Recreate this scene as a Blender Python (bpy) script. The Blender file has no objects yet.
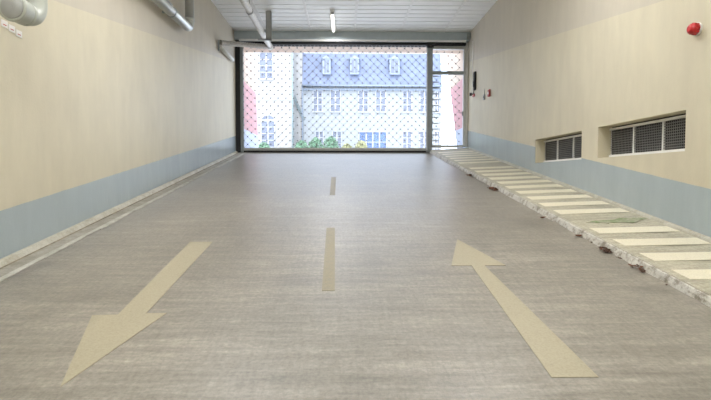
import bpy, bmesh, math, random
from mathutils import Vector, Matrix
random.seed(7)
C = bpy.context.scene.collection
S = 0.149            # slope of the ramp
XL, XR = -3.0, 3.42  # side walls
YG = 14.3            # gate line
ZG = S * YG          # threshold height
ZC = 5.4             # ceiling

# ------------------------------------------------------------------ materials
def new_mat(name):
    m = bpy.data.materials.new(name); m.use_nodes = True
    nt = m.node_tree
    return m, nt, nt.nodes['Principled BSDF']

def N(nt, kind, **kw):
    n = nt.nodes.new(kind)
    for k, v in kw.items():
        if k in n.inputs: n.inputs[k].default_value = v
        else: setattr(n, k, v)
    return n

def mapping(nt, scale, obj=False):
    g = N(nt, 'ShaderNodeNewGeometry')
    mp = N(nt, 'ShaderNodeMapping'); mp.inputs['Scale'].default_value = scale
    nt.links.new(g.outputs['Position'], mp.inputs['Vector'])
    return mp

def noise(nt, scale, vscale=(1, 1, 1), detail=4, rough=.55):
    mp = mapping(nt, vscale)
    n = N(nt, 'ShaderNodeTexNoise'); n.inputs['Scale'].default_value = scale
    n.inputs['Detail'].default_value = detail; n.inputs['Roughness'].default_value = rough
    nt.links.new(mp.outputs[0], n.inputs['Vector'])
    return n.outputs['Fac']

def ramp(nt, fac, stops):
    r = N(nt, 'ShaderNodeValToRGB')
    el = r.color_ramp.elements
    while len(el) < len(stops): el.new(.5)
    for e, (p, c) in zip(el, stops):
        e.position = p; e.color = (*c, 1) if len(c) == 3 else c
    nt.links.new(fac, r.inputs[0])
    return r.outputs[0]

def mix(nt, fac, a, b, mode='MIX'):
    m = N(nt, 'ShaderNodeMix', data_type='RGBA', blend_type=mode)
    for sock, v in ((m.inputs[0], fac), (m.inputs[6], a), (m.inputs[7], b)):
        if hasattr(v, 'is_linked'): nt.links.new(v, sock)
        elif isinstance(v, (int, float)): sock.default_value = v
        else: sock.default_value = (*v, 1)
    return m.outputs[2]

def math_(nt, op, a, b=None):
    m = N(nt, 'ShaderNodeMath', operation=op)
    for i, v in enumerate((a, b)):
        if v is None: continue
        if hasattr(v, 'is_linked'): nt.links.new(v, m.inputs[i])
        else: m.inputs[i].default_value = v
    return m.outputs[0]

def bump(nt, bsdf, h, strength, dist=.01):
    b = N(nt, 'ShaderNodeBump'); b.inputs['Strength'].default_value = strength; b.inputs['Distance'].default_value = dist
    nt.links.new(h, b.inputs['Height']); nt.links.new(b.outputs[0], bsdf.inputs['Normal'])

def plain(name, col, rough=.6, metal=0., var=.08, scale=8, bmp=0., emit=None, estr=1.):
    m, nt, b = new_mat(name)
    f = noise(nt, scale)
    c = ramp(nt, f, [(.3, tuple(max(0, x * (1 - var)) for x in col)), (.7, tuple(min(1, x * (1 + var)) for x in col))])
    nt.links.new(c, b.inputs['Base Color'])
    b.inputs['Roughness'].default_value = rough; b.inputs['Metallic'].default_value = metal
    if bmp: bump(nt, b, noise(nt, scale * 6), bmp)
    if emit:
        b.inputs['Emission Color'].default_value = (*emit, 1); b.inputs['Emission Strength'].default_value = estr
    return m

def ramp_height(nt):
    g = N(nt, 'ShaderNodeNewGeometry'); s = N(nt, 'ShaderNodeSeparateXYZ')
    nt.links.new(g.outputs['Position'], s.inputs[0])
    return math_(nt, 'SUBTRACT', s.outputs[2], math_(nt, 'MULTIPLY', s.outputs[1], S)), s

def wall_paint(name, dado, upper):
    """beige render with a painted blue-grey dado that follows the ramp"""
    m, nt, b = new_mat(name)
    h, _ = ramp_height(nt)
    big = noise(nt, 1.3, (1, 1, .6), 5, .6); streak = noise(nt, 5, (1, 1, .25), 4, .6); fine = noise(nt, 45, detail=3)
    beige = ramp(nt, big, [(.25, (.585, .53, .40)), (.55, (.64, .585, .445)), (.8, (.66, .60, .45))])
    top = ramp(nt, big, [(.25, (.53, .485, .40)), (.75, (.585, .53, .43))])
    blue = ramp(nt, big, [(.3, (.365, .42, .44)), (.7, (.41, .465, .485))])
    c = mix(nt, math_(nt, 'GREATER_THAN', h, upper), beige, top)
    hh = math_(nt, 'ADD', h, math_(nt, 'MULTIPLY', math_(nt, 'SUBTRACT', streak, .5), .012))
    inwall = math_(nt, 'LESS_THAN', math_(nt, 'ABSOLUTE', _.outputs[0]), 3.425)     # recess reveals stay beige
    c = mix(nt, math_(nt, 'MULTIPLY', math_(nt, 'LESS_THAN', hh, dado), inwall), c, blue)
    v = ramp(nt, streak, [(.25, (.94, .94, .94)), (.7, (1.03, 1.03, 1.03))])
    c = mix(nt, 1., c, v, 'MULTIPLY')
    nt.links.new(c, b.inputs['Base Color'])
    isd = math_(nt, 'MULTIPLY', math_(nt, 'LESS_THAN', hh, dado), inwall)      # the dado is satin oil paint, the render above is duller
    nt.links.new(math_(nt, 'SUBTRACT', .50, math_(nt, 'MULTIPLY', isd, .26)), b.inputs['Roughness'])
    bump(nt, b, math_(nt, 'ADD', fine, math_(nt, 'MULTIPLY', streak, 2.)), .25, .006)
    return m

def concrete(name, a, c_, rlo=.38, rhi=.6, tracks=True):
    m, nt, b = new_mat(name)
    big = noise(nt, .9, (1, 1, 1), 6, .65)
    cross = noise(nt, 4.0, (.22, 2.4, 1), 7, .72)      # trowel streaks across the ramp
    cross2 = noise(nt, 14., (.25, 1.6, 1), 5, .7)
    lane = noise(nt, 26., (1.6, .10, 1), 4, .65)       # fine scratches running up the ramp
    fine = noise(nt, 38, (1, 1, 1), 4, .75)
    speck = noise(nt, 85, (1, 1, 1), 2, .6)
    c = ramp(nt, big, [(.25, a), (.75, c_)])
    MUL = lambda c, f, st: mix(nt, 1., c, ramp(nt, f, [(p, (v, v * .995, v * .985)) for p, v in st]), 'MULTIPLY')
    c = MUL(c, cross, [(.30, .74), (.5, 1.), (.72, 1.36)])
    c = MUL(c, cross2, [(.3, .80), (.7, 1.20)])
    c = MUL(c, lane, [(.3, .90), (.7, 1.10)])
    c = MUL(c, fine, [(.3, .74), (.5, 1.), (.72, 1.26)])
    c = MUL(c, speck, [(.20, .75), (.28, 1.)])
    nt.links.new(c, b.inputs['Base Color'])
    rr = math_(nt, 'ADD', math_(nt, 'MULTIPLY', cross, .65), math_(nt, 'MULTIPLY', cross2, .35))
    rr = ramp(nt, rr, [(.28, (rlo, rlo, rlo)), (.68, (rhi, rhi, rhi))])
    nt.links.new(rr, b.inputs['Roughness']); b.inputs['IOR'].default_value = 1.6
    hgt = math_(nt, 'ADD', math_(nt, 'MULTIPLY', cross, 2.), math_(nt, 'ADD', math_(nt, 'MULTIPLY', fine, 1.5), math_(nt, 'ADD', math_(nt, 'MULTIPLY', cross2, 2.), lane)))
    bump(nt, b, hgt, .25, .003)
    return m

def worn(name, col, under, lo=.36, hi=.46, scale=9, rough=.6):
    m, nt, b = new_mat(name)
    f = noise(nt, scale, detail=6, rough=.75)
    c = ramp(nt, f, [(lo, under), (hi, col)])
    c = mix(nt, 1., c, ramp(nt, noise(nt, 70, detail=3, rough=.7), [(.25, (.82, .81, .78)), (.6, (1.03, 1.03, 1.03))]), 'MULTIPLY')
    nt.links.new(c, b.inputs['Base Color']); b.inputs['Roughness'].default_value = rough
    bump(nt, b, noise(nt, 60), .2, .004)
    return m

M = {}
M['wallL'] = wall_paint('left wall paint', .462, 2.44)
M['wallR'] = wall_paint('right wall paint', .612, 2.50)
M['ramp'] = concrete('ramp concrete', (.18, .167, .147), (.24, .222, .197), .29, .46)
M['walk'] = concrete('walkway concrete', (.35, .33, .26), (.40, .375, .30), .5, .7, False)
M['kerb'] = worn('kerb face', (.56, .54, .49), (.25, .22, .18), .40, .54, 9)
M['strip'] = worn('concrete gutter', (.33, .31, .265), (.22, .20, .16), .38, .6, 5)
M['edge'] = worn('pale mortar', (.50, .48, .44), (.31, .29, .25), .36, .62, 4)
M['cove'] = worn('cement cove', (.46, .44, .37), (.33, .30, .23), .35, .6, 6)
M['dark_joint'] = worn('dirty joint', (.30, .25, .18), (.10, .08, .05), .35, .62, 7, .9)
M['arrow'] = worn('cream arrow paint', (.35, .31, .22), (.28, .25, .19), .22, .36, 14, .5)
M['dash'] = worn('faded ochre paint', (.255, .22, .15), (.22, .20, .155), .3, .5, 14, .55)
M['stripe'] = worn('cream stripe paint', (.72, .67, .53), (.56, .52, .42), .22, .36, 12, .55)
M['ceiling'] = plain('white ribbed ceiling sheet', (.88, .90, .90), .45, 0, .02, 3)
M['joint'] = plain('white ceiling joint', (.82, .83, .83), .5, 0, .02)
M['steel_grey'] = plain('grey painted steel', (.27, .30, .30), .45, .1, .06)
M['beam_grey'] = plain('blue grey steel beam', (.44, .50, .53), .45, .05, .05)
M['alu'] = plain('light aluminium', (.52, .53, .52), .4, .3, .06)
M['white_metal'] = plain('white lacquered metal', (.80, .80, .78), .4, 0, .03)
M['black'] = plain('black rubber', (.012, .012, .014), .7)
M['rod'] = plain('galvanised rod', (.40, .41, .43), .5, .2, .1)
M['clip'] = plain('dark link clip', (.10, .085, .08), .6, .2, .1)
M['galv'] = plain('galvanised pipe', (.52, .54, .53), .32, .65, .10, 5)
M['grey_pipe'] = plain('matt grey pipe', (.36, .37, .36), .5, .2, .05)
M['pvc'] = plain('grey green pipe', (.46, .48, .43), .4, .05, .05)
M['white_pipe'] = worn('white foil pipe lagging', (.80, .80, .79), (.62, .62, .62), .38, .55, 22, .4)
M['hatch'] = worn('flexible grey duct', (.55, .53, .50), (.33, .31, .29), .40, .6, 40, .5)
M['mesh'] = plain('window mesh wire', (.22, .22, .21), .5, .2)
M['mesh_dark'] = plain('unlit well black', (.018, .018, .020), .8)
M['red'] = plain('red plastic', (.42, .012, .015), .35)
M['red_dull'] = plain('dull red plastic', (.45, .06, .06), .5)
M['white_plastic'] = plain('white plastic', (.78, .76, .73), .45, 0, .03)
M['tube'] = plain('glowing tube cover', (.9, .9, .88), .4, 0, .01, emit=(1, .97, .88), estr=3.2)
M['moss'] = worn('green moss film', (.36, .34, .27), (.17, .22, .10), .40, .62, 12, .9)
M['leaf'] = plain('dead brown leaf', (.075, .038, .022), .8, 0, .4, 60)
M['leaf_red'] = plain('dead russet leaf', (.15, .06, .03), .8, 0, .3, 60)
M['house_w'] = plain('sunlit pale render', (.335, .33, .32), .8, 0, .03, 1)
M['house_shade'] = plain('pale render shade tint', (.29, .31, .32), .8, 0, .04, 1)  # cool tint puts sky-lit shade into the facade colour
M['slate'] = plain('blue slate', (.145, .175, .255), .8, 0, .15, 2)
M['pane'] = plain('window glass', (.15, .17, .22), .6, 0, .15, 1)
M['pane_b'] = plain('blue glazed door', (.10, .155, .29), .6, 0, .2, 1)
M['muntin'] = plain('white window frame', (.37, .38, .40), .6, 0, .03)
M['dormer'] = plain('pale blue grey dormer cladding', (.25, .29, .36), .7, 0, .04)
M['gutter'] = plain('grey gutter', (.20, .24, .30), .5)
M['downpipe'] = plain('grey green downpipe', (.20, .26, .27), .5)
M['foliage'] = plain('green shrub leaves', (.17, .29, .19), .8, 0, .35, 9)
M['foliage_y'] = plain('yellow green shrub leaves', (.36, .36, .20), .8, 0, .3, 9)
M['wood'] = plain('shrub stem', (.15, .10, .06), .8)
M['asphalt'] = plain('pale street paving', (.72, .72, .71), .85, 0, .08, 3)  # unseen paving, made extra pale to bounce sun onto the ceiling
M['peach'] = plain('peach render', (.62, .50, .41), .75, 0, .04, 2)
M['roofing'] = plain('grey roof deck', (.35, .35, .35), .8)

def outer_paint(name):
    m, nt, b = new_mat(name)
    g = N(nt, 'ShaderNodeNewGeometry'); s = N(nt, 'ShaderNodeSeparateXYZ')
    nt.links.new(g.outputs['Position'], s.inputs[0])
    y, z = s.outputs[1], s.outputs[2]
    # pink panel with a raking upper edge, blue grey base
    edge = math_(nt, 'ADD', math_(nt, 'MULTIPLY', math_(nt, 'SUBTRACT', y, 14.6), -.02), 4.32)
    pink = math_(nt, 'LESS_THAN', z, edge); blue = math_(nt, 'LESS_THAN', z, 2.88)
    v = noise(nt, 3)
    c = mix(nt, pink, (.58, .47, .38), (.50, .28, .29)); c = mix(nt, blue, c, (.42, .47, .58))
    c = mix(nt, 1., c, ramp(nt, v, [(.3, (.94, .94, .94)), (.7, (1.04, 1.04, 1.04))]), 'MULTIPLY')
    nt.links.new(c, b.inputs['Base Color']); b.inputs['Roughness'].default_value = .8
    return m
M['outer'] = outer_paint('outer wall paint')

# ------------------------------------------------------------------ mesh helpers
class MB:
    def __init__(s): s.bm = bmesh.new(); s.mats = []
    def _mi(s, m):
        if m is None: return 0
        if m not in s.mats: s.mats.append(m)
        return s.mats.index(m)
    def poly(s, pts, m=None):
        vs = [s.bm.verts.new(p) for p in pts]
        f = s.bm.faces.new(vs); f.material_index = s._mi(m); return f
    def hexa(s, p, m=None):   # 8 points: bottom 4 ccw, top 4 ccw
        v = [s.bm.verts.new(q) for q in p]; mi = s._mi(m)
        for a in ((3, 2, 1, 0), (4, 5, 6, 7), (0, 1, 5, 4), (1, 2, 6, 5), (2, 3, 7, 6), (3, 0, 4, 7)):
            f = s.bm.faces.new([v[i] for i in a]); f.material_index = mi
        return s
    def box(s, x0, x1, y0, y1, z0, z1, m=None):
        return s.hexa([(x0, y0, z0), (x1, y0, z0), (x1, y1, z0), (x0, y1, z0), (x0, y0, z1), (x1, y0, z1), (x1, y1, z1), (x0, y1, z1)], m)
    def sbox(s, x0, x1, y0, y1, h0, h1, m=None):   # box that follows the ramp
        z = lambda y, h: S * y + h
        return s.hexa([(x0, y0, z(y0, h0)), (x1, y0, z(y0, h0)), (x1, y1, z(y1, h0)), (x0, y1, z(y1, h0)),
                       (x0, y0, z(y0, h1)), (x1, y0, z(y0, h1)), (x1, y1, z(y1, h1)), (x0, y1, z(y1, h1))], m)
    def extrude(s, pts, vec, m=None):
        n = len(pts); vec = Vector(vec); mi = s._mi(m)
        a = [s.bm.verts.new(p) for p in pts]; b = [s.bm.verts.new(Vector(p) + vec) for p in pts]
        fs = [s.bm.faces.new(a[::-1]), s.bm.faces.new(b)]
        for i in range(n): fs.append(s.bm.faces.new([a[i], a[(i + 1) % n], b[(i + 1) % n], b[i]]))
        for f in fs: f.material_index = mi
        return s
    def tube(s, path, r, seg=14, m=None, cap=True, smooth=True):
        P = [Vector(p) for p in path]; mi = s._mi(m); rings = []
        rr = r if isinstance(r, (list, tuple)) else [r] * len(P)
        t0 = (P[1] - P[0]).normalized()
        up = Vector((0, 0, 1)) if abs(t0.z) < .9 else Vector((1, 0, 0))
        u = t0.cross(up).normalized()
        for i, p in enumerate(P):
            a = P[max(i - 1, 0)]; b = P[min(i + 1, len(P) - 1)]
            t = (b - a).normalized()
            u = (u - t * u.dot(t)).normalized(); v = t.cross(u)
            rings.append([s.bm.verts.new(p + (u * math.cos(k * 2 * math.pi / seg) + v * math.sin(k * 2 * math.pi / seg)) * rr[i]) for k in range(seg)])
        for i in range(len(P) - 1):
            for k in range(seg):
                f = s.bm.faces.new([rings[i][k], rings[i][(k + 1) % seg], rings[i + 1][(k + 1) % seg], rings[i + 1][k]])
                f.material_index = mi; f.smooth = smooth
        if cap:
            for r_ in (rings[0][::-1], rings[-1]):
                f = s.bm.faces.new(r_); f.material_index = mi
        return s
    def build(s, name, mat=None, parent=None, loc=None, **kw):
        me = bpy.data.meshes.new(name)
        bmesh.ops.recalc_face_normals(s.bm, faces=s.bm.faces)
        s.bm.to_mesh(me); s.bm.free()
        for m in s.mats: me.materials.append(m)
        if not s.mats and mat: me.materials.append(mat)
        o = bpy.data.objects.new(name, me); C.objects.link(o)
        if parent:
            o.parent = parent; o.matrix_parent_inverse = Matrix.Identity(4)
            base = parent_world(parent)
            o.location = -base
        if loc is not None:      # shift the origin to loc
            L = Vector(loc); me.transform(Matrix.Translation(-L)); o.location = o.location + L
        for k, v in kw.items(): o[k] = v
        return o

def parent_world(p):
    v = Vector((0, 0, 0))
    while p: v += p.location; p = p.parent
    return v

def empty(name, loc, label=None, category=None, group=None, kind=None):
    o = bpy.data.objects.new(name, None); C.objects.link(o); o.location = loc
    o.empty_display_size = .1
    tag(o, label, category, group, kind); return o

def tag(o, label=None, category=None, group=None, kind=None):
    for k, v in (('label', label), ('category', category), ('group', group), ('kind', kind)):
        if v: o[k] = v
    return o

def bevel(o, w=.004, seg=2):
    b = o.modifiers.new('bevel', 'BEVEL'); b.width = w; b.segments = seg; b.limit_method = 'ANGLE'; return o

def arc(c, r, a0, a1, n, plane='yz'):
    out = []
    for i in range(n + 1):
        a = math.radians(a0 + (a1 - a0) * i / n)
        d = (r * math.cos(a), r * math.sin(a))
        out.append((c[0], c[1] + d[0], c[2] + d[1]))
    return out

def zr(y): return S * y

# ------------------------------------------------------------------ room shell
Y0 = -9.0
# ramp floor, then level street outside
b = MB(); b.sbox(XL - .3, 2.62, Y0, YG, -.3, 0)
b.build('floor', M['ramp'], kind='structure', label='brushed beige grey concrete ramp floor rising to the gate', category='floor')
b = MB(); b.box(-45, 45, YG, 75, ZG - .3, ZG)
b.build('street', M['asphalt'], kind='structure', label='pale paved street outside the gate', category='street')

# left wall
b = MB(); b.box(XL - .3, XL, Y0, 14.62, -3, ZC + .02)
b.build('wall_left', M['wallL'], kind='structure', label='left beige rendered wall with blue grey base band', category='wall')
# right wall with two recessed openings
WIN = [(5.10, 6.88, 1.69, 2.105), (7.36, 9.17, 1.69, 2.105)]
b = MB()
ys = sorted({Y0, 14.62, *[w[0] for w in WIN], *[w[1] for w in WIN]}); zs = [-3, 1.69, 2.105, ZC + .02]
TH = .19
def hole(yc, zc): return any(w[0] < yc < w[1] and w[2] < zc < w[3] for w in WIN)
for i in range(len(ys) - 1):
    for j in range(3):
        y0, y1, z0, z1 = ys[i], ys[i + 1], zs[j], zs[j + 1]
        if not hole((y0 + y1) / 2, (z0 + z1) / 2):
            for X in (XR, XR + TH): b.poly([(X, y0, z0), (X, y1, z0), (X, y1, z1), (X, y0, z1)])
        else:
            b.poly([(XR, y0, z0), (XR + TH, y0, z0), (XR + TH, y0, z1), (XR, y0, z1)])
            b.poly([(XR, y1, z0), (XR + TH, y1, z0), (XR + TH, y1, z1), (XR, y1, z1)])
            b.poly([(XR, y0, z0), (XR + TH, y0, z0), (XR + TH, y1, z0), (XR, y1, z0)])
            b.poly([(XR, y0, z1), (XR + TH, y0, z1), (XR + TH, y1, z1), (XR, y1, z1)])
b.poly([(XR, 14.62, -3), (XR + TH, 14.62, -3), (XR + TH, 14.62, ZC), (XR, 14.62, ZC)])
bmesh.ops.remove_doubles(b.bm, verts=b.bm.verts, dist=1e-5)
b.build('wall_right', M['wallR'], kind='structure', label='right beige rendered wall with two recessed grilles', category='wall')
b = MB(); b.box(XL - .3, XR + .3, Y0 - .3, Y0, -3, ZC)
b.build('wall_back', M['wallL'], kind='structure', label='beige wall at the foot of the ramp', category='wall')

# ceiling: ribbed sheet
b = MB()
pitch = .30; y = Y0
prof = []
while y < 14.05:
    prof += [(y, ZC), (y + pitch - .05, ZC), (y + pitch - .04, ZC + .022), (y + pitch - .01, ZC + .022)]
    y += pitch
prof += [(14.1, ZC)]
for i in range(len(prof) - 1):
    (ya, za), (yb, zb) = prof[i], prof[i + 1]
    b.poly([(XL, ya, za), (XR, ya, za), (XR, yb, zb), (XL, yb, zb)])
bmesh.ops.remove_doubles(b.bm, verts=b.bm.verts, dist=1e-5)
b.box(XL - .3, XR + .3, Y0 - .3, 14.6, ZC + .03, ZC + .4, M['roofing'])
b.mats[0:0] = []
o = b.build('ceiling', None, kind='structure', label='white ribbed sheet ceiling', category='ceiling')
o.data.materials.clear(); o.data.materials.append(M['ceiling']); o.data.materials.append(M['roofing'])
for p in o.data.polygons: p.material_index = 1 if p.center.z > ZC + .1 else 0
n = 1
for x in (-2.1, -.93, .27, 1.52, 2.7):
    b = MB(); b.box(x - .028, x + .028, Y0, 14.08, ZC - .012, ZC + .0005)
    b.build('trim_%d' % n, M['joint'], kind='structure', label='white joint strip running along the ceiling', category='trim'); n += 1

# base details, left: cement cove, dirty joint, gutter strip, pale edge
b = MB(); z = lambda y, h: S * y + h
for (x0, x1, h0, h1) in ((XL, XL + .055, -.02, .045),):
    b.hexa([(x0, Y0, z(Y0, h0)), (x1 + .02, Y0, z(Y0, h0)), (x1 + .02, YG - .1, z(YG - .1, h0)), (x0, YG - .1, z(YG - .1, h0)),
            (x0, Y0, z(Y0, h1)), (x1 - .02, Y0, z(Y0, h1 - .008)), (x1 - .02, YG - .1, z(YG - .1, h1 - .008)), (x0, YG - .1, z(YG - .1, h1))])
b.build('baseboard_left', M['cove'], kind='structure', label='low cement cove along the left wall', category='cove')
b = MB(); b.sbox(XL + .068, XL + .135, Y0, YG - .1, -.02, .003)
b.build('trim_6', M['dark_joint'], kind='structure', label='dirty dark joint beside the left cove', category='trim')
b = MB(); b.sbox(XL + .10, XL + .235, Y0, YG - .1, -.02, .006)
b.build('trim_7', M['strip'], kind='structure', label='pale concrete gutter along the left wall', category='gutter')
b = MB()
yy = Y0; xs = XL + .235
while yy < YG - .15:       # slightly wandering worn edge
    y2 = min(yy + .35, YG - .1); w0 = .055 + random.uniform(-.012, .018)
    b.sbox(xs, xs + w0, yy, y2, -.02, .008); yy = y2
b.build('trim_8', M['edge'], kind='structure', label='worn pale mortar edge of the left gutter', category='trim')

# walkway on the right with kerb
b = MB(); K0, K1, W = .07, .135, XR
f = lambda x, y, h: (x, y, S * y + h)
kx = lambda y: 2.64 - .0185 * y
b.hexa([f(kx(Y0), Y0, -.3), f(W, Y0, -.3), f(W, YG, -.3), f(kx(YG), YG, -.3), f(kx(Y0), Y0, K0), f(W, Y0, K1), f(W, YG, K1), f(kx(YG), YG, K0)])
b.build('walkway', M['walk'], kind='structure', label='raised concrete footpath beside the right wall', category='walkway')
b = MB()
ny = int((YG - Y0) / .12); rows = []
for i in range(ny + 1):
    yy = Y0 + (YG - Y0) * i / ny; X0 = kx(yy)
    rows.append([b.bm.verts.new(f(X0 - .035 + random.uniform(-.012, .008), yy, -.01)), b.bm.verts.new(f(X0 - .022 + random.uniform(-.005, .004), yy, K0 * .45)),
                 b.bm.verts.new(f(X0 - .012 + random.uniform(-.004, .004), yy, K0 - .012)), b.bm.verts.new(f(X0 + .012, yy, K0 + .002)), b.bm.verts.new(f(X0 + .012, yy, -.01))])
for i in range(ny):
    for k_ in range(5): b.bm.faces.new([rows[i][k_], rows[i + 1][k_], rows[i + 1][(k_ + 1) % 5], rows[i][(k_ + 1) % 5]])
b.build('trim_9', M['kerb'], kind='structure', label='chipped pale kerb face of the footpath', category='kerb')
b = MB(); b.hexa([f(W - .05, Y0, K1 - .02), f(W, Y0, K1 - .02), f(W, YG - .1, K1 - .02), f(W - .05, YG - .1, K1 - .02),
                  f(W - .03, Y0, K1 + .015), f(W, Y0, K1 + .03), f(W, YG - .1, K1 + .03), f(W - .03, YG - .1, K1 + .015)])
b.build('baseboard_right', M['cove'], kind='structure', label='thin cement fillet along the right wall', category='cove')

# ------------------------------------------------------------------ floor paint
def flat_on_ramp(name, pts, mat, label, category, group=None, h=.0, th=.004):
    b = MB(); P = [(x, y, S * y + h - .001) for x, y in pts]
    b.extrude(P, (0, 0, th), mat)
    cx = sum(p[0] for p in pts) / len(pts); cy = sum(p[1] for p in pts) / len(pts)
    o = b.build(name, None, loc=(cx, cy, S * cy + h)); tag(o, label, category, group); return o
flat_on_ramp('painted_arrow', [(-1.567, 5.187), (-1.34, 5.187), (-1.335, 3.43), (-1.20, 3.43), (-1.42, 2.54), (-1.68, 3.40), (-1.515, 3.41)],
             M['arrow'], 'cream painted arrow on the left of the ramp, pointing down towards the viewer', 'road marking', 'direction arrows on the ramp')
flat_on_ramp('painted_arrow', [(1.099, 4.405), (1.217, 4.405), (1.316, 2.587), (1.07, 2.587)][::-1][0:0] or
             [(1.316, 2.59), (1.215, 4.41), (1.401, 4.41), (1.162, 5.26), (.925, 4.41), (1.102, 4.41), (1.07, 2.59)],
             M['arrow'], 'cream painted arrow on the right of the ramp, pointing up towards the gate', 'road marking', 'direction arrows on the ramp')
flat_on_ramp('painted_dash', [(-.26, 9.656), (-.165, 9.656), (-.150, 7.795), (-.232, 7.795)], M['dash'],
             'short far ochre centre line dash, the one nearer the gate', 'road marking', 'centre line dashes')
flat_on_ramp('painted_dash', [(-.208, 5.754), (-.113, 5.754), (-.078, 3.826), (-.175, 3.826)], M['dash'],
             'ochre centre line dash nearer the viewer, between the two arrows', 'road marking', 'centre line dashes')

def on_walk(pts, th=.004):
    hh = lambda x, y: K0 + (K1 - K0) * (x - kx(y)) / (XR - kx(y))
    b = MB(); P = [(x, y, S * y + hh(x, y) - .001) for x, y in pts]
    b.extrude(P, (0, 0, th)); return b
ORD = ['nearest', 'second', 'third', 'fourth', 'fifth', 'sixth', 'seventh', 'eighth', 'ninth', 'tenth', 'eleventh', 'twelfth', 'thirteenth',
       'fourteenth', 'fifteenth', 'sixteenth', 'seventeenth', 'eighteenth', 'nineteenth', 'twentieth', 'twenty-first', 'twenty-second', 'twenty-third', 'twenty-fourth', 'twenty-fifth']
k = 0; idx = 0
while True:
    yc = 3.94 + .455 * k
    if yc > 13.7: break
    if k not in (4, 15):
        xo = random.uniform(-.008, .008); xo += kx(yc) + .07; x1 = 3.355 + random.uniform(-.012, .012)
        bb = on_walk([(xo + .004, yc - .115), (xo, yc + .11), (x1, yc - .04), (x1, yc - .25)])
        o = bb.build('walkway_stripe', M['stripe'], loc=(2.95, yc, S * yc + .10))
        nm = ORD[idx]
        lab = ('cream painted stripe across the footpath, %s' % (nm + ' to the viewer' if idx == 0 else nm + ' counting from the viewer'))
        if idx == 3: lab = 'cream painted stripe just before the green mossy patch, fourth from the viewer'
        if idx == 4: lab = 'cream painted stripe just beyond the green mossy patch, fifth from the viewer'
        tag(o, lab, 'road marking', 'cream stripes across the footpath'); idx += 1
    k += 1
# moss patch
pts = []
for i in range(18):
    a = i * 2 * math.pi / 18; rx = .31 + .07 * math.sin(3 * a) + random.uniform(-.03, .03); ry = .09 + .03 * math.cos(5 * a) + random.uniform(-.015, .015)
    pts.append((3.07 + rx * math.cos(a), 5.62 + ry * math.sin(a)))
o = on_walk(pts, .003).build('moss_patch', M['moss'], loc=(3.07, 5.62, S * 5.62 + .1)); tag(o, 'green mossy patch in the gap between footpath stripes', 'moss', kind='stuff')

# ------------------------------------------------------------------ leaves and litter
def leaf_geo(b, c, r, ang, m, on=0.):
    """one curled leaf: an oval blade bent along its rib, with a small stalk"""
    ca, sa = math.cos(ang), math.sin(ang); n = 6; top = []; bot = []
    def P(u, v, w): return (c[0] + u * ca - v * sa, c[1] + u * sa + v * ca, c[2] + w + S * (u * sa + v * ca))
    rows = []
    for i in range(n + 1):
        t = i / n; u = (t - .5) * 2 * r; wd = r * .55 * math.sin(math.pi * min(.97, max(.03, t))) ; lift = .35 * r * (abs(2 * t - 1) ** 2) + .004
        rows.append([P(u, -wd, lift + wd * .6), P(u, 0, lift), P(u, wd, lift + wd * .5)])
    vs = [[b.bm.verts.new(p) for p in r_] for r_ in rows]; mi = b._mi(m)
    for i in range(n):
        for j in range(2):
            f_ = b.bm.faces.new([vs[i][j], vs[i + 1][j], vs[i + 1][j + 1], vs[i][j + 1]]); f_.material_index = mi
    b.tube([P(r, 0, .35 * r + .004), P(r * 1.4, .1 * r, .2 * r + .002)], r * .05, 4, m)
def leaf(x, y, r, ang, mat, label):
    b = MB(); leaf_geo(b, (x, y, S * y + .001), r, ang, mat)
    o = b.build('fallen_leaf', None, loc=(x, y, S * y)); so = o.modifiers.new('thick', 'SOLIDIFY'); so.thickness = .0015
    tag(o, label, 'leaf', 'dead leaves along the kerb')
def clump(x, y, rx, ry, n, r, label):
    b = MB()
    for i in range(n):
        a = random.uniform(0, 6.28); q = math.sqrt(random.random())
        px, py = x + rx * q * math.cos(a), y + ry * q * math.sin(a)
        leaf_geo(b, (px, py, S * py + .001 + random.uniform(0, .03) * (1 - q)), r * random.uniform(.6, 1.2), random.uniform(0, 6.28), random.choice([M['leaf'], M['leaf'], M['leaf_red']]))
    o = b.build('leaf_litter', None, loc=(x, y, S * y)); so = o.modifiers.new('thick', 'SOLIDIFY'); so.thickness = .0015
    tag(o, label, 'leaf litter', kind='stuff')
clump(2.42, 8.25, .07, .12, 26, .040, 'dark heap of dead leaves against the kerb, farthest clump up the ramp')
clump(2.50, 4.84, .06, .10, 30, .028, 'dark clump of dead leaves by the kerb across from the mossy patch')
clump(2.51, 4.28, .045, .14, 22, .022, 'scattered brown leaf litter by the kerb, clump closest to the viewer')
clump(2.40, 9.80, .05, .08, 12, .035, 'small pale brown clump of leaves by the kerb, near the gate end')
leaf(2.42, 6.2, .045, .4, M['leaf_red'], 'single brown leaf lying off the kerb, the farthest single leaf')
leaf(2.475, 5.345, .05, .2, M['leaf_red'], 'single russet leaf by the kerb just beyond the dark clump')
leaf(2.49, 5.10, .022, 1.2, M['leaf'], 'small dark leaf between the russet leaf and the dark clump')
leaf(2.50, 4.58, .022, 2.2, M['leaf'], 'small dark leaf by the kerb between the two nearer leaf clumps')
leaf(2.50, 3.90, .016, .9, M['leaf'], 'tiny leaf by the kerb, closest to the viewer')

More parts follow.
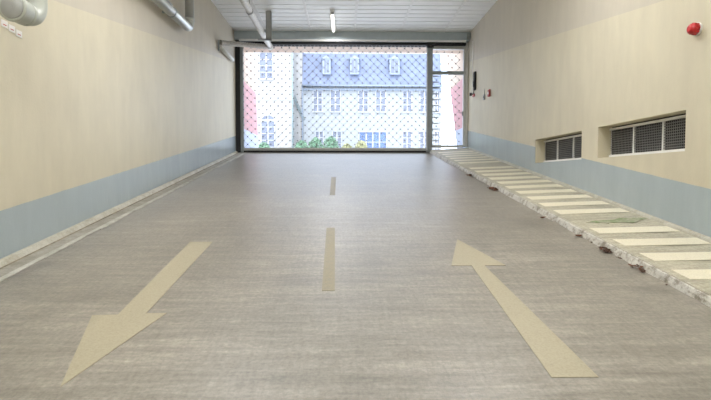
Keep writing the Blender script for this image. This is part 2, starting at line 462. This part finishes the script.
# ------------------------------------------------------------------ windows in the right wall
def wall_window(num, y0, y1, muls, label):
    root = empty('window_%d' % num, ((XR + .15), (y0 + y1) / 2, 1.69), label, 'window', kind='structure')
    xa, xb = XR + .15, XR + .186; z0, z1 = 1.695, 2.085
    b = MB()
    b.box(xa, xb, y0 + .005, y1 - .005, z0, z0 + .035); b.box(xa, xb, y0 + .005, y1 - .005, z1 - .028, z1)
    b.box(xb - .012, xb, y1 - .008, y1 - .003, z0 + .035, z1 - .028); b.box(xa, xb, y0 + .005, y0 + .028, z0 + .035, z1 - .028)
    b.build('window_frame', M['white_metal'], root)
    for my in muls:
        b = MB(); b.box(xa + .014, xb, my - .013, my + .013, z0 + .034, z1 - .027); b.build('mullion', M['white_metal'], root)
    b = MB()
    yy = y0 + .05
    while yy < y1 - .04:
        b.box(xb - .014, xb - .010, yy - .0025, yy + .0025, z0 + .035, z1 - .028); yy += .034
    zz = z0 + .06
    while zz < z1 - .035:
        b.box(xb - .018, xb - .014, y0 + .028, y1 - .011, zz - .004, zz + .004); zz += .030
    b.build('wire_mesh', M['mesh'], root)
    b = MB(); X0, X1 = XR + TH + .001, XR + TH + .5      # walls coloured near black for the unlit space behind the grille
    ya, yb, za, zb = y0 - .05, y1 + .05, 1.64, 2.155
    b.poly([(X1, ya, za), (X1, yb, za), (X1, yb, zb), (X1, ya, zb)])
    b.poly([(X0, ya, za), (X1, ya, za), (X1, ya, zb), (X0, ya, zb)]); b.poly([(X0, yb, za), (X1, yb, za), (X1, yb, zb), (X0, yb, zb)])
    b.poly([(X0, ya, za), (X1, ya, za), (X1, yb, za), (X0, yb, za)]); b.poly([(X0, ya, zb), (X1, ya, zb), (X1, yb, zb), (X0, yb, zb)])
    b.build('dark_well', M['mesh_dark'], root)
wall_window(1, 5.10, 6.88, (5.73, 6.32), 'larger near recessed wall window with white frame and dark wire mesh')
wall_window(2, 7.36, 9.17, (8.0, 8.61), 'smaller far recessed wall window with white frame and dark wire mesh')

# ------------------------------------------------------------------ gate
gate = empty('rolling_gate', (-.26, YG, ZG), 'see-through rolling grille gate of diamond links filling the ramp mouth', 'gate')
GX0, GX1, GZ0, GZ1 = -2.80, 2.29, ZG + .115, 5.19
b = MB(); P = .212
nrow = int((GZ1 - GZ0) / (P / 2)) + 1
for r_ in range(nrow):
    zc = GZ0 + P / 4 + r_ * P / 2; path = []; i = 0; x = GX0
    while x <= GX1 + .001:
        s_ = 1 if (i + r_) % 2 else -1
        path.append((x, YG + .004 * s_, zc + s_ * P / 4 * .93)); x += P / 2; i += 1
    b.tube(path, .0064, 4, M['rod'], smooth=False)
    for (x, y_, z_) in path:
        if z_ > zc and z_ < GZ1 - .02: b.box(x - .014, x + .014, YG - .014, YG + .014, z_ - .012, z_ + .018, M['clip'])
b.build('grille_curtain', None, gate, label='zigzag metal rods joined by dark clips')
b = MB(); b.box(GX0, GX1, YG - .03, YG + .03, ZG + .05, ZG + .125); b.box(GX0, GX1, YG - .045, YG - .028, ZG + .085, ZG + .10)
bevel(b.build('bottom_rail', M['alu'], gate, label='light metal bottom rail'), .003)
b = MB(); b.box(GX0 - .02, GX1, YG - .035, YG + .035, ZG + .001, ZG + .048)
b.build('rubber_seal', M['black'], gate, label='black rubber strip under the rail')
b = MB(); b.box(-2.875, -2.80, YG - .06, YG - .035, ZG + .001, 5.13); b.box(-2.875, -2.80, YG + .035, YG + .06, ZG + .001, 5.13); b.box(-2.875, -2.855, YG - .035, YG + .035, ZG + .001, 5.13)
for i in range(27): b.box(-2.84, -2.828, YG - .066, YG - .06, ZG + .1 + i * .106, ZG + .112 + i * .106)
b.build('side_guide', M['steel_grey'], gate)
b = MB(); b.box(-2.998, -2.876, YG - .10, YG + .08, ZG + .002, 5.24)
bevel(b.build('guide_backing', M['black'], gate, label='black upright filler beside the left wall'), .004)
b = MB(); b.box(-2.80, 2.27, YG + .06, YG + .16, 5.075, 5.16, M['black'])  # solid black box stands in for the dark gap
b.build('curtain_slot', None, gate)
# roller housing beam
beam = empty('roller_housing', (.2, 14.2, ZC), 'long blue grey steel housing beam across the top of the gate', 'beam')
b = MB(); b.box(XL + .005, XR - .005, 14.1, 14.5, 5.175, ZC - .002); b.box(XL + .005, XR - .005, 14.085, 14.1, 5.375, ZC - .002)
bevel(b.build('housing', M['beam_grey'], beam), .004)
b = MB(); b.box(XL + .14, XR - .12, 14.06, 14.11, 5.125, 5.175)
b.build('daylight_strip', M['white_metal'], beam, label='white strip standing in for daylight under the beam')  # white colour paints in daylight showing through the slot
b = MB(); b.box(XL + .14, XR - .10, 14.14, 14.24, 5.055, 5.125)
b.build('dark_slot', M['black'], beam, label='black strip drawn for the dark gap under the beam')  # black colour stands in for the dark gap above the curtain
# post
post = empty('gate_post', (2.355, YG, ZG), 'dark grey steel post between the gate and the side door', 'post')
b = MB(); b.box(2.29, 2.425, YG - .08, YG + .07, ZG + .001, 5.165)
bevel(b.build('upright', M['steel_grey'], post), .006)
b = MB(); b.box(2.272, 2.29, YG - .065, YG - .035, ZG + .001, 5.1); b.box(2.272, 2.29, YG + .035, YG + .06, ZG + .001, 5.1)
b.build('guide_rail', M['alu'], post)
b = MB(); b.box(2.26, 2.44, YG - .12, YG - .08, 5.0, 5.14, M['black']); b.tube([(2.36, YG - .14, 5.07), (2.36, YG - .10, 5.07)], .04, 14, M['clip'])
b.build('top_bracket', None, post, label='black bracket at the head of the post')
b = MB(); b.box(2.25, 2.44, YG - .13, YG - .08, ZG + .002, ZG + .05)
b.build('base_plate', M['steel_grey'], post)

# side door
door = empty('door_1', (2.9, YG, ZG + .17), 'narrow grilled steel pedestrian door to the right of the gate', 'door', kind='structure')
zb = ZG + .155; DX0, DX1 = 2.425, XR - .005
b = MB(); b.box(3.285, 3.36, YG - .05, YG + .05, zb, 5.165); b.box(DX0, 3.285, YG - .05, YG + .05, zb - .02, zb + .05)
b.box(DX0, 3.285, YG - .05, YG + .05, 4.97, 5.06)
bevel(b.build('door_frame', M['alu'], door), .004)
b = MB(); b.box(DX0, 3.285, YG - .055, YG + .05, 4.285, 4.375)
bevel(b.build('transom', M['steel_grey'], door), .004)
b = MB(); b.box(3.36, XR - .002, YG - .03, YG + .06, zb, 5.165); b.build('side_filler', M['white_metal'], door)
b = MB()
for (z0, z1) in ((zb + .05, 4.285), (4.375, 4.97)):
    r_ = 0; zc = z0 + P / 4
    while zc < z1 - .03:
        x = 2.44; path = []; i = 0
        while x <= 3.285:
            s_ = 1 if (i + r_) % 2 else -1
            path.append((x, YG + .004 * s_, zc + s_ * P / 4 * .93)); x += P / 2; i += 1
        b.tube(path, .0060, 4, M['rod'], smooth=False)
        for (x, y_, z_) in path:
            if z_ > zc: b.box(x - .013, x + .013, YG - .013, YG + .013, z_ - .01, z_ + .016, M['clip'])
        r_ += 1; zc += P / 2
b.build('door_mesh', None, door)
for i in range(12):
    zz = zb + .17 + i * .162
    b = MB(); b.box(2.425, 2.60, YG - .03, YG - .018, zz - .014, zz + .014); b.build('short_rung', M['steel_grey'], door)
b = MB(); b.box(2.425, 3.285, YG - .04, YG + .04, 5.06, 5.165); b.build('dark_head', M['black'], door)
b = MB(); b.tube([(3.262, YG - .05, 3.22), (3.262, YG - .10, 3.22), (3.16, YG - .10, 3.22)], .009, 8); b.box(3.25, 3.28, YG - .056, YG - .05, 3.14, 3.27)
b.build('door_handle', M['steel_grey'], door)

# corner pulley bracket at the beam end
b = MB(); b.box(3.33, 3.415, 13.99, 14.083, 5.20, 5.36); b.tube([(3.37, 13.97, 5.24), (3.37, 14.06, 5.24)], .045, 16); b.tube([(3.37, 13.965, 5.24), (3.37, 13.975, 5.24)], .02, 10)
tag(bevel(b.build('pulley_bracket', M['steel_grey'], loc=(3.37, 14.0, 5.2)), .003), 'grey pulley bracket at the right end of the beam', 'bracket')

# override handle and cable on the right wall
h = empty('gate_override_crank', (XR, 13.45, 3.6), 'black upright crank handle on the right wall beside the door', 'handle')
b = MB(); b.tube([(XR - .012, 13.72, 5.06), (XR - .012, 13.72, 3.66), (XR - .03, 13.60, 3.60)], .008, 8); b.build('cable_conduit', M['white_metal'], h)
b = MB(); b.box(XR - .05, XR - .001, 13.38, 13.50, 3.72, 4.19); b.box(XR - .07, XR - .05, 13.40, 13.46, 3.80, 3.95)
bevel(b.build('crank_box', M['black'], h), .008)
b = MB(); b.tube([(XR - .04, 13.44, 3.72), (XR - .06, 13.44, 3.62), (XR - .14, 13.40, 3.60)], .016, 8); b.tube([(XR - .14, 13.40, 3.565), (XR - .14, 13.40, 3.64)], .03, 10)
b.build('crank_arm', M['clip'], h)
b = MB(); b.box(XR - .03, XR - .001, 13.50, 13.66, 3.57, 3.64); b.build('red_tab', M['red_dull'], h, label='reddish tab')
k_ = empty('key_switch', (XR, 12.55, 3.40), 'small grey key switch on the right wall left of the red call point', 'switch')
b = MB(); b.box(XR - .03, XR - .001, 12.50, 12.60, 3.33, 3.46); bevel(b.build('housing', M['grey_pipe'], k_), .005)
b = MB(); b.tube([(XR - .04, 12.55, 3.40), (XR - .028, 12.55, 3.40)], .018, 12); b.build('lock_barrel', M['clip'], k_)
b = MB(); b.tube([(XR - .01, 12.55, 3.46), (XR - .01, 12.55, 3.60)], .006, 6); b.build('wire', M['grey_pipe'], k_)
c_ = empty('call_point', (XR, 12.1, 3.42), 'small dull red emergency call point on the far right wall', 'alarm button')
b = MB(); b.box(XR - .045, XR - .001, 12.04, 12.16, 3.34, 3.50); bevel(b.build('housing', M['red_dull'], c_), .008)
b = MB(); b.box(XR - .049, XR - .044, 12.07, 12.13, 3.39, 3.45); b.build('press_plate', M['white_plastic'], c_)
# red beacon
bc = empty('alarm_beacon', (XR, 4.95, 2.86), 'bright red round alarm beacon high on the right wall', 'alarm beacon')
b = MB(); b.tube([(XR - .022, 4.95, 2.86), (XR - .001, 4.95, 2.86)], .062, 24); b.build('base', M['white_plastic'], bc, label='white round base plate')
b = MB(); b.tube([(XR - .02, 4.95, 2.86), (XR - .06, 4.95, 2.86), (XR - .085, 4.95, 2.86), (XR - .10, 4.95, 2.86)], [.055, .055, .046, .026], 24); b.build('beacon_lens', M['red'], bc)
for i in range(8):
    a = i * math.pi / 4; b = MB()
    b.box(XR - .062, XR - .022, 4.95 + .053 * math.cos(a) - .006, 4.95 + .053 * math.cos(a) + .006, 2.86 + .053 * math.sin(a) - .006, 2.86 + .053 * math.sin(a) + .006)
    b.build('lens_rib', M['red'], bc)

# ------------------------------------------------------------------ pipes
# white lagged pipe under the ceiling on the left
wp = empty('ceiling_pipe', (-2.0, 12, 4.9), 'white lagged pipe running under the ceiling towards the gate', 'pipe')
b = MB(); path = []; rr = []; yy = 6.0
while yy <= 13.75: path.append((-1.99 + .004 * math.sin(yy * 9), yy, 4.905 + .004 * math.cos(yy * 7))); rr.append(.068 + .004 * math.sin(yy * 31)); yy += .08
b.tube(path, rr, 16); b.build('pipe', M['white_pipe'], wp)
b = MB(); b.tube([(-1.99, 13.70, 4.905), (-1.99, 13.84, 4.905)], .082, 18); b.build('end_collar', M['white_pipe'], wp)
for yy in (8.0, 10.9):
    b = MB(); b.tube([(-1.99, yy, 4.97), (-1.99, yy, ZC)], .006, 6); b.tube([(-1.99, yy - .02, 4.905), (-1.99, yy + .02, 4.905)], .078, 16); b.build('hanger_rod', M['grey_pipe'], wp)
# branch that crosses to the left wall
br = empty('branch_duct', (-2.4, 12.8, 4.8), 'ribbed grey branch duct crossing from the white pipe to the left wall', 'duct')
pa, pb = Vector((-2.03, 13.68, 4.87)), Vector((-2.93, 12.25, 4.60)); path = []; rr = []
for i in range(61): path.append(pa.lerp(pb, i / 60)); rr.append(.056 + (.009 if i % 3 == 0 else 0))
b = MB(); b.tube(path, rr, 14); b.build('ribbed_duct', M['hatch'], br)
b = MB(); b.tube([(-2.955, 12.20, 4.64), (-2.955, 12.20, 4.40)], .02, 10); b.build('end_clip', M['steel_grey'], br)
o = MB(); o.tube([(-2.93, 12.22, 4.50), (-2.93, 13.50, 4.50), (-2.93, 13.56, 4.50)], .052, 14)
o = o.build('wall_pipe_stub', M['white_pipe'], loc=(-2.93, 12.8, 4.5)); tag(o, 'short white pipe along the left wall ending at the gate', 'pipe')
b = MB(); b.box(-1.885, -1.755, 12.42, 12.45, 4.72, ZC); b.box(-1.885, -1.87, 12.42, 12.50, 4.72, ZC); b.box(-1.77, -1.755, 12.42, 12.50, 4.72, ZC); b.box(-2.08, -1.755, 12.42, 12.50, 4.72, 4.745)
tag(b.build('hanging_bracket', M['grey_pipe'], loc=(-1.82, 12.45, ZC)), 'grey metal channel bracket hanging from the ceiling beside the white pipe', 'bracket')

# bent wall pipe
X = -2.85
wp2 = empty('wall_pipe', (X, 8, 4.0), 'shiny grey pipe sloping along the upper left wall then bending upwards', 'pipe')
slope = .012; ye, ze = 9.60, 4.16
path = [(X, 4.0, ze + slope * (4.0 - ye))]
ang0 = math.atan(slope)
d = Vector((0, math.cos(ang0), math.sin(ang0)))
p0 = Vector((X, ye - .16, ze - .16 * slope)); path.append(tuple(p0))
for i in range(1, 9):
    t = i / 8; q = (1 - t) ** 2 * p0 + 2 * t * (1 - t) * Vector((X, ye, ze)) + t * t * Vector((X, ye, ze + .16)); path.append(tuple(q))
b = MB(); b.tube(path, .080, 20); b.build('sloping_run', M['galv'], wp2, label='shiny sloping run with elbow')
b = MB(); b.tube([(X, ye, ze + .15), (X, ye, ZC)], .079, 20); b.build('riser', M['grey_pipe'], wp2, label='matt grey upright run')
b = MB(); b.tube([(X, ye, ze + .14), (X, ye, ze + .19)], .09, 20); b.build('collar', M['galv'], wp2)
for yy in (6.4, 8.6):
    b = MB(); c0 = ze + slope * (yy - ye); b.tube([(X, yy - .02, c0), (X, yy + .02, c0)], .088, 18); b.box(XL + .001, X - .05, yy - .015, yy + .015, c0 - .02, c0 + .02); b.build('pipe_clamp', M['steel_grey'], wp2)
for j, (dz, ylast) in enumerate(((.22, 8.95), (.32, 8.75))):
    pr = [(XL + .035, yy, ze + dz + slope * (yy - ye)) for yy in (4.0, ylast)]
    o = MB(); o.tube(pr, .026 - .004 * j, 12)
    o = o.build('thin_conduit', M['grey_pipe'], loc=pr[1])
    tag(o, ('lower' if j == 0 else 'upper') + ' thin grey conduit above the sloping wall pipe', 'conduit', 'thin conduits on the upper left wall')

# thick drain pipe in the top left corner: drops, turns towards the viewer and ends in a capped socket
X = -2.67
ub = empty('drain_pipe', (X, 4.5, 2.85), 'thick grey green pipe with elbow and capped end in the top left corner', 'pipe')
r0 = .083; yb, za = 4.56, 2.79; R = .13
path = [(X, yb, 3.9), (X, yb, za + R)]
for i in range(1, 11):
    a = i / 10 * math.pi / 2; path.append((X, yb - R * (1 - math.cos(a)), za + R - R * math.sin(a)))
b = MB(); b.tube(path + [(X, 4.34, za)], r0, 28); b.build('elbow_pipe', M['pvc'], ub)
b = MB(); b.tube([(X, 4.425, za), (X, 4.415, za), (X, 4.385, za), (X, 4.375, za)], [.086, .097, .097, .086], 28); b.build('socket_ring', M['pvc'], ub)
b = MB(); b.tube([(X, 4.375, za), (X, 4.365, za), (X, 4.27, za), (X, 4.25, za)], [.088, .101, .101, .108], 32); b.tube([(X, 4.252, za), (X, 4.23, za), (X, 4.225, za)], [.112, .112, .100], 32)
b.build('end_socket', M['pvc'], ub)
b = MB(); b.tube([(X, 4.226, za), (X, 4.218, za), (X, 4.216, za)], [.094, .088, .02], 32); b.tube([(X, 4.23, za), (X, 4.212, za)], .02, 12); b.build('end_cap', M['grey_pipe'], ub, label='flat grey cap')
b = MB(); b.box(XL + .001, X, 4.54, 4.58, 3.18, 3.22); b.tube([(X, yb, 3.17), (X, yb, 3.23)], .092, 20); b.build('pipe_clamp', M['steel_grey'], ub)
# small tags
for i, (yy, zz) in enumerate(((4.635, 2.775), (4.735, 2.762), (4.835, 2.745))):
    e = empty('wall_tag', (XL, yy, zz), ['left', 'middle', 'right'][i] + ' of three small white tags on the left wall below the thick pipe', 'tag', 'small white tags on the left wall')
    b = MB(); b.box(XL + .0005, XL + .006, yy - .045, yy + .040, zz - .03, zz + .03); b.build('plate', M['white_plastic'], e)
    b = MB(); b.box(XL + .0062, XL + .007, yy - .025, yy + .02, zz - .012, zz - .004); b.build('printed_line', M['red_dull'], e, label='faint reddish line')

# ------------------------------------------------------------------ luminaires
def luminaire(x, y0, y1, label, drop=0.):
    e = empty('ceiling_light', (x, (y0 + y1) / 2, ZC), label, 'ceiling light', 'tube lights on the ceiling')
    zt = ZC - .0135 - drop
    b = MB(); b.box(x - .05, x + .05, y0, y1, zt - .042, zt); bevel(b.build('housing', M['white_metal'], e), .006)
    b = MB(); b.tube([(x, y0 + .03, zt - .066), (x, y1 - .03, zt - .066)], .034, 14); b.build('diffuser', M['tube'], e)
    for yy in (y0, y1 - .03):
        b = MB(); b.box(x - .04, x + .04, yy, yy + .03, zt - .10, zt - .037); b.build('end_cap', M['grey_pipe'], e)
        if drop:
            b = MB(); b.tube([(x, yy + .1 * (1 if yy == y0 else -1), zt - .01), (x, yy + .1 * (1 if yy == y0 else -1), ZC)], .005, 6); b.build('hanger_rod', M['grey_pipe'], e)
    return e
LAMPS = [(-.30, 12.3, 13.8)] + [(x, y, y + 1.5) for y in (5.5, 1.6, -2.8) for x in (-1.5, 1.95)]  # first tube is in view; the hanging rows are added, unseen fill lamps
for i, (x, ya, yb) in enumerate(LAMPS):
    drop = 0. if i == 0 else .75
    luminaire(x, ya, yb, 'white tube light fixed lengthwise on the ceiling near the gate' if i == 0 else 'added unseen tube light hanging over the lower ramp', drop)
    for up in ((0,) if i == 0 else (0, 1)):     # added hanging fittings shine down, and up to brighten the ceiling
        L = bpy.data.lights.new('tube_light', 'AREA'); L.shape = 'RECTANGLE'; L.size = .12; L.size_y = 1.4
        L.energy = 34 if i == 0 else (92 if up else 34); L.color = (1, .995, .985)
        lo = bpy.data.objects.new('tube_light', L); C.objects.link(lo); lo.location = (x, (ya + yb) / 2, ZC - drop - .13 if not up else ZC - drop + .01)
        if up: lo.rotation_euler = (math.pi, 0, 0)

# ------------------------------------------------------------------ outside
# short flank walls and lintel of the portal
for side, X0, X1, yt, ybm in (('wall_outer_left', XL - .3, XL, 16.9, 18.0), ('wall_outer_right', XR, XR + .3, 17.9, 15.5)):
    b = MB(); P2 = [(X0, 14.621, ZG), (X0, ybm, ZG), (X0, yt, 6.4), (X0, 14.621, 6.4)]
    b.extrude(P2, (X1 - X0, 0, 0)); b.build(side, M['outer'], kind='structure', label='outer flank wall with beige top, pink panel and blue base', category='wall')
b = MB(); b.box(XL + .002, XR - .002, 14.55, 15.25, 5.10, 6.0)
b.build('trim_11', M['peach'], kind='structure', label='peach coloured lintel outside above the gate', category='lintel')

def fx(x, Y): return (x - 345) * Y / 512
def fz(y, Y): return 1.42 + (178 - y) * Y / 512
def facade_window(root, x0, x1, z0, z1, Y, cols=2, rows=3, pane='pane', arch=False):
    w = (x1 - x0); fr = .07
    b = MB()
    b.box(x0 - fr, x0, Y - .06, Y + .02, z0, z1); b.box(x1, x1 + fr, Y - .06, Y + .02, z0, z1)
    b.box(x0 - fr - .03, x1 + fr + .03, Y - .12, Y + .02, z0 - .09, z0)
    if not arch: b.box(x0 - fr, x1 + fr, Y - .08, Y + .02, z1, z1 + fr)
    for c in range(1, cols):
        xx = x0 + w * c / cols; b.box(xx - .05, xx + .05, Y - .05, Y + .02, z0, z1)
    for r_ in range(1, rows):
        zz = z0 + (z1 - z0) * r_ / rows; b.box(x0, x1, Y - .04, Y + .02, zz - .03, zz + .03)
    if arch:
        n = 10; cx = (x0 + x1) / 2; cz = z1; R0, R1 = w / 2, w / 2 + fr; h = .8
        for i in range(n):
            a, c = math.pi * i / n, math.pi * (i + 1) / n
            b.extrude([(cx + R0 * math.cos(a), Y - .06, cz + h * R0 * math.sin(a)), (cx + R1 * math.cos(a), Y - .06, cz + h * R1 * math.sin(a)),
                       (cx + R1 * math.cos(c), Y - .06, cz + h * R1 * math.sin(c)), (cx + R0 * math.cos(c), Y - .06, cz + h * R0 * math.sin(c))], (0, .08, 0))
        b.box(x0, x1, Y - .07, Y + .02, z1 - .07, z1 + .07); b.box(cx - .04, cx + .04, Y - .05, Y + .02, z1, z1 + h * R0)
    fo = b.build('window_frame', M['muntin'], root)
    b = MB()
    if arch:
        pts = [(x0, Y - .01, z0), (x1, Y - .01, z0)] + [((x0 + x1) / 2 + w / 2 * math.cos(math.pi * i / 12), Y - .01, z1 + .8 * w / 2 * math.sin(math.pi * i / 12)) for i in range(13)]
        b.extrude(pts, (0, .02, 0))
    else: b.box(x0, x1, Y - .01, Y + .01, z0, z1)
    b.build('pane', M[pane], fo)

# main house
Yh = 40.0
hs = empty('town_house', (2, Yh, ZG), 'long pale house with blue slate roof across the street', 'building')
x0, x1 = fx(293, Yh), fx(441, Yh)
b = MB(); b.box(x0 + .12, x1, Yh, Yh + 9, ZG, fz(88, Yh)); b.build('wall', M['house_shade'], hs)
b = MB(); b.box(x0 + .10, fx(303, Yh), Yh - .15, Yh + 9, ZG, fz(50, Yh)); b.build('gable_wall', M['house_w'], hs)
b = MB(); zr0, zr1 = fz(87, Yh), fz(53, Yh); xr0 = fx(303, Yh)
b.extrude([(xr0, Yh - .25, zr0), (xr0, Yh + .55, zr1), (xr0, Yh + 5, zr1 + 1.0), (xr0, Yh + 9, zr0)], (x1 - xr0, 0, 0)); b.build('slate_roof', M['slate'], hs)
b = MB(); b.tube([(xr0, Yh - .30, zr0 - .02), (x1, Yh - .30, zr0 - .02)], .08, 8); b.box(xr0, x1, Yh - .14, Yh, zr0 - .35, zr0 - .2); b.build('gutter', M['gutter'], hs)
for (a, c) in ((313, 323), (330, 341), (358, 368.5), (375, 386), (402, 412), (419, 429), (434, 440)):
    facade_window(hs, fx(a + 1, Yh), fx(c - 1, Yh), fz(112, Yh), fz(92, Yh), Yh)
for (a, c) in ((315, 324), (332, 342), (402, 412), (419, 429), (434, 440)):
    facade_window(hs, fx(a + 1, Yh), fx(c - 1, Yh), fz(150, Yh), fz(132, Yh), Yh)
facade_window(hs, fx(359.5, Yh), fx(386, Yh), fz(152, Yh), fz(132.5, Yh), Yh, 4, 2, 'pane_b')
for (a, c) in ((323, 331), (350, 359), (389, 399)):   # dormers
    xa, xb = fx(a, Yh), fx(c, Yh); za, zt = fz(76, Yh), fz(61, Yh)
    b = MB(); b.box(xa, xb, Yh - .25, Yh + .6, za, zt); b.extrude([(xa - .1, Yh - .3, zt), (xb + .1, Yh - .3, zt), ((xa + xb) / 2, Yh - .3, zt + .25)], (0, 1.2, 0))
    dm = b.build('dormer', M['dormer'], hs)
    b = MB(); b.box(xa + .12, (xa + xb) / 2 - .03, Yh - .27, Yh - .24, za + .12, zt - .1); b.box((xa + xb) / 2 + .03, xb - .12, Yh - .27, Yh - .24, za + .12, zt - .1); b.build('pane', M['pane'], dm)
b = MB(); b.tube([(fx(293.5, Yh), Yh - .24, fz(97, Yh)), (fx(304, Yh), Yh - .24, fz(121, Yh))], .045, 8)
b.tube([(fx(295.5, Yh), Yh - .24, fz(97, Yh)), (fx(305.5, Yh), Yh - .24, fz(121, Yh))], .03, 8)
b.build('sloping_rail', M['downpipe'], hs, label='thin slanting double rail')
b = MB(); b.tube([(fx(303, Yh), Yh - .22, zr0), (fx(303, Yh), Yh - .22, ZG + .02)], .06, 8); b.build('corner_pipe', M['gutter'], hs)

# left house
Yl = 38.0
hl = empty('corner_house', (-8, Yl, ZG), 'white house with tall paned windows across the street on the left', 'building')
xb_ = fx(292.5, Yl)
b = MB(); b.box(-17, xb_, Yl, Yl + 9, ZG, 12.4); b.build('wall', M['house_w'], hl)
b = MB(); b.extrude([(-17.2, Yl - .3, 12.4), (-17.2, Yl + 9.3, 12.4), (-17.2, Yl + 4.5, 15)], (xb_ + 17.3, 0, 0)); b.build('roof', M['slate'], hl)
facade_window(hl, fx(261.5, Yl), fx(273.5, Yl), fz(80, Yl), fz(55, Yl), Yl, 2, 4)
facade_window(hl, fx(262.5, Yl), fx(275, Yl), fz(147, Yl), fz(121, Yl), Yl, 2, 4, 'pane', True)
facade_window(hl, fx(236, Yl), fx(247, Yl), fz(80, Yl), fz(55, Yl), Yl, 2, 4)
b = MB(); b.box(-17, xb_ + .03, Yl - .06, Yl, fz(100, Yl) - .05, fz(100, Yl) + .05); b.build('string_course', M['muntin'], hl)
b = MB(); b.tube([(fx(293.3, Yl), Yl - .1, 12.3), (fx(293.3, Yl), Yl - .1, ZG + .02)], .06, 10)
tag(b.build('downpipe', M['downpipe'], hl))

# shrubs
def shrub(x, y, w, h, mat, label, seed):
    rnd = random.Random(seed); e = empty('street_shrub', (x, y, ZG), label, 'shrub', 'shrubs in front of the houses')
    b = MB()
    for i in range(900):
        a = rnd.uniform(0, 6.28); q = rnd.random() ** .4; ph = rnd.uniform(-.5, 1) * math.pi / 2
        c = Vector((x + w / 2 * q * math.cos(a) * math.cos(ph), y + .7 * q * math.sin(a) * math.cos(ph), ZG + h * .62 + h * .38 * q * math.sin(ph)))
        d1 = Vector((rnd.uniform(-1, 1), rnd.uniform(-1, 1), rnd.uniform(-1, 1))).normalized() * .09
        d2 = d1.cross(Vector((rnd.uniform(-1, 1), rnd.uniform(-1, 1), rnd.uniform(-1, 1)))).normalized() * .05
        b.poly([c - d1, c + d2, c + d1, c - d2])
    b.build('foliage', mat, e)
    b = MB()
    for i in range(5):
        a = i * 1.26; b.tube([(x + .1 * math.cos(a), y + .1 * math.sin(a), ZG), (x + w * .2 * math.cos(a), y + .3 * math.sin(a), ZG + h * .55)], [.05, .02], 6)
    b.build('stem', M['wood'], e)
for i, (px_, w, ytop, m_, l_) in enumerate(((302, 1.1, 141, 'foliage', 'green shrub against the corner of the houses, leftmost of the green shrubs'),
                                           (316, 1.15, 138, 'foliage', 'green shrub in the middle of the row, seen through the gate'),
                                           (331, 1.2, 137, 'foliage', 'green shrub next to the yellow green ones, seen through the gate'),
                                           (347, .95, 144, 'foliage_y', 'low yellow green shrub left of the blue glazed door'),
                                           (361, 1.0, 141, 'foliage_y', 'taller yellow green shrub in front of the blue glazed door'),
                                           (265, 1.0, 143, 'foliage', 'dark little shrub below the arched window'))):
    Y = 37.0; shrub(fx(px_, Y), Y - .2, w, fz(ytop, Y) - ZG, M[m_], l_, i)

# ------------------------------------------------------------------ light
w = bpy.data.worlds.new('sky'); bpy.context.scene.world = w; w.use_nodes = True
nt = w.node_tree; bg = nt.nodes['Background']
sky = nt.nodes.new('ShaderNodeTexSky'); sky.sky_type = 'NISHITA'; sky.sun_disc = False
sky.sun_elevation = math.radians(48); sky.sun_rotation = math.radians(200); sky.air_density = 1.0; sky.dust_density = 2.5; sky.ozone_density = 1
cmb = nt.nodes.new('ShaderNodeMix'); cmb.data_type = 'RGBA'; cmb.inputs[0].default_value = .8    # thin bright haze over the blue sky
nt.links.new(sky.outputs[0], cmb.inputs[6]); cmb.inputs[7].default_value = (7.6, 8.6, 10.2, 1)
nt.links.new(cmb.outputs[2], bg.inputs[0]); bg.inputs[1].default_value = .50
sun = bpy.data.lights.new('sun', 'SUN'); sun.energy = 3.0; sun.angle = math.radians(1); sun.color = (1, .96, .9)
so = bpy.data.objects.new('sun', sun); C.objects.link(so)
az, el = math.radians(5), math.radians(62)
dirv = Vector((-math.sin(az) * math.cos(el), -math.cos(az) * math.cos(el), math.sin(el)))
so.rotation_euler = dirv.to_track_quat('Z', 'Y').to_euler(); so.location = (0, -5, 20)      # above and behind the viewer

# ------------------------------------------------------------------ camera
cam = bpy.data.cameras.new('camera'); co = bpy.data.objects.new('camera', cam); C.objects.link(co)
cam.sensor_width = 36; cam.lens = 36 * 512 / 711; cam.clip_start = .05; cam.clip_end = 300
co.location = (0, 0, 1.42)
co.rotation_euler = (math.pi / 2 - math.atan(22 / 512), 0, -math.atan(10.5 / 512))
sc = bpy.context.scene; sc.camera = co
sc.view_settings.view_transform = 'Standard'; sc.view_settings.look = 'None'; sc.view_settings.gamma = 1; sc.view_settings.exposure = 0
sc.view_settings.use_curve_mapping = False
sc.cycles.use_denoising = True
sc.cycles.max_bounces = 10; sc.cycles.diffuse_bounces = 6
sc.cycles.sample_clamp_indirect = 6
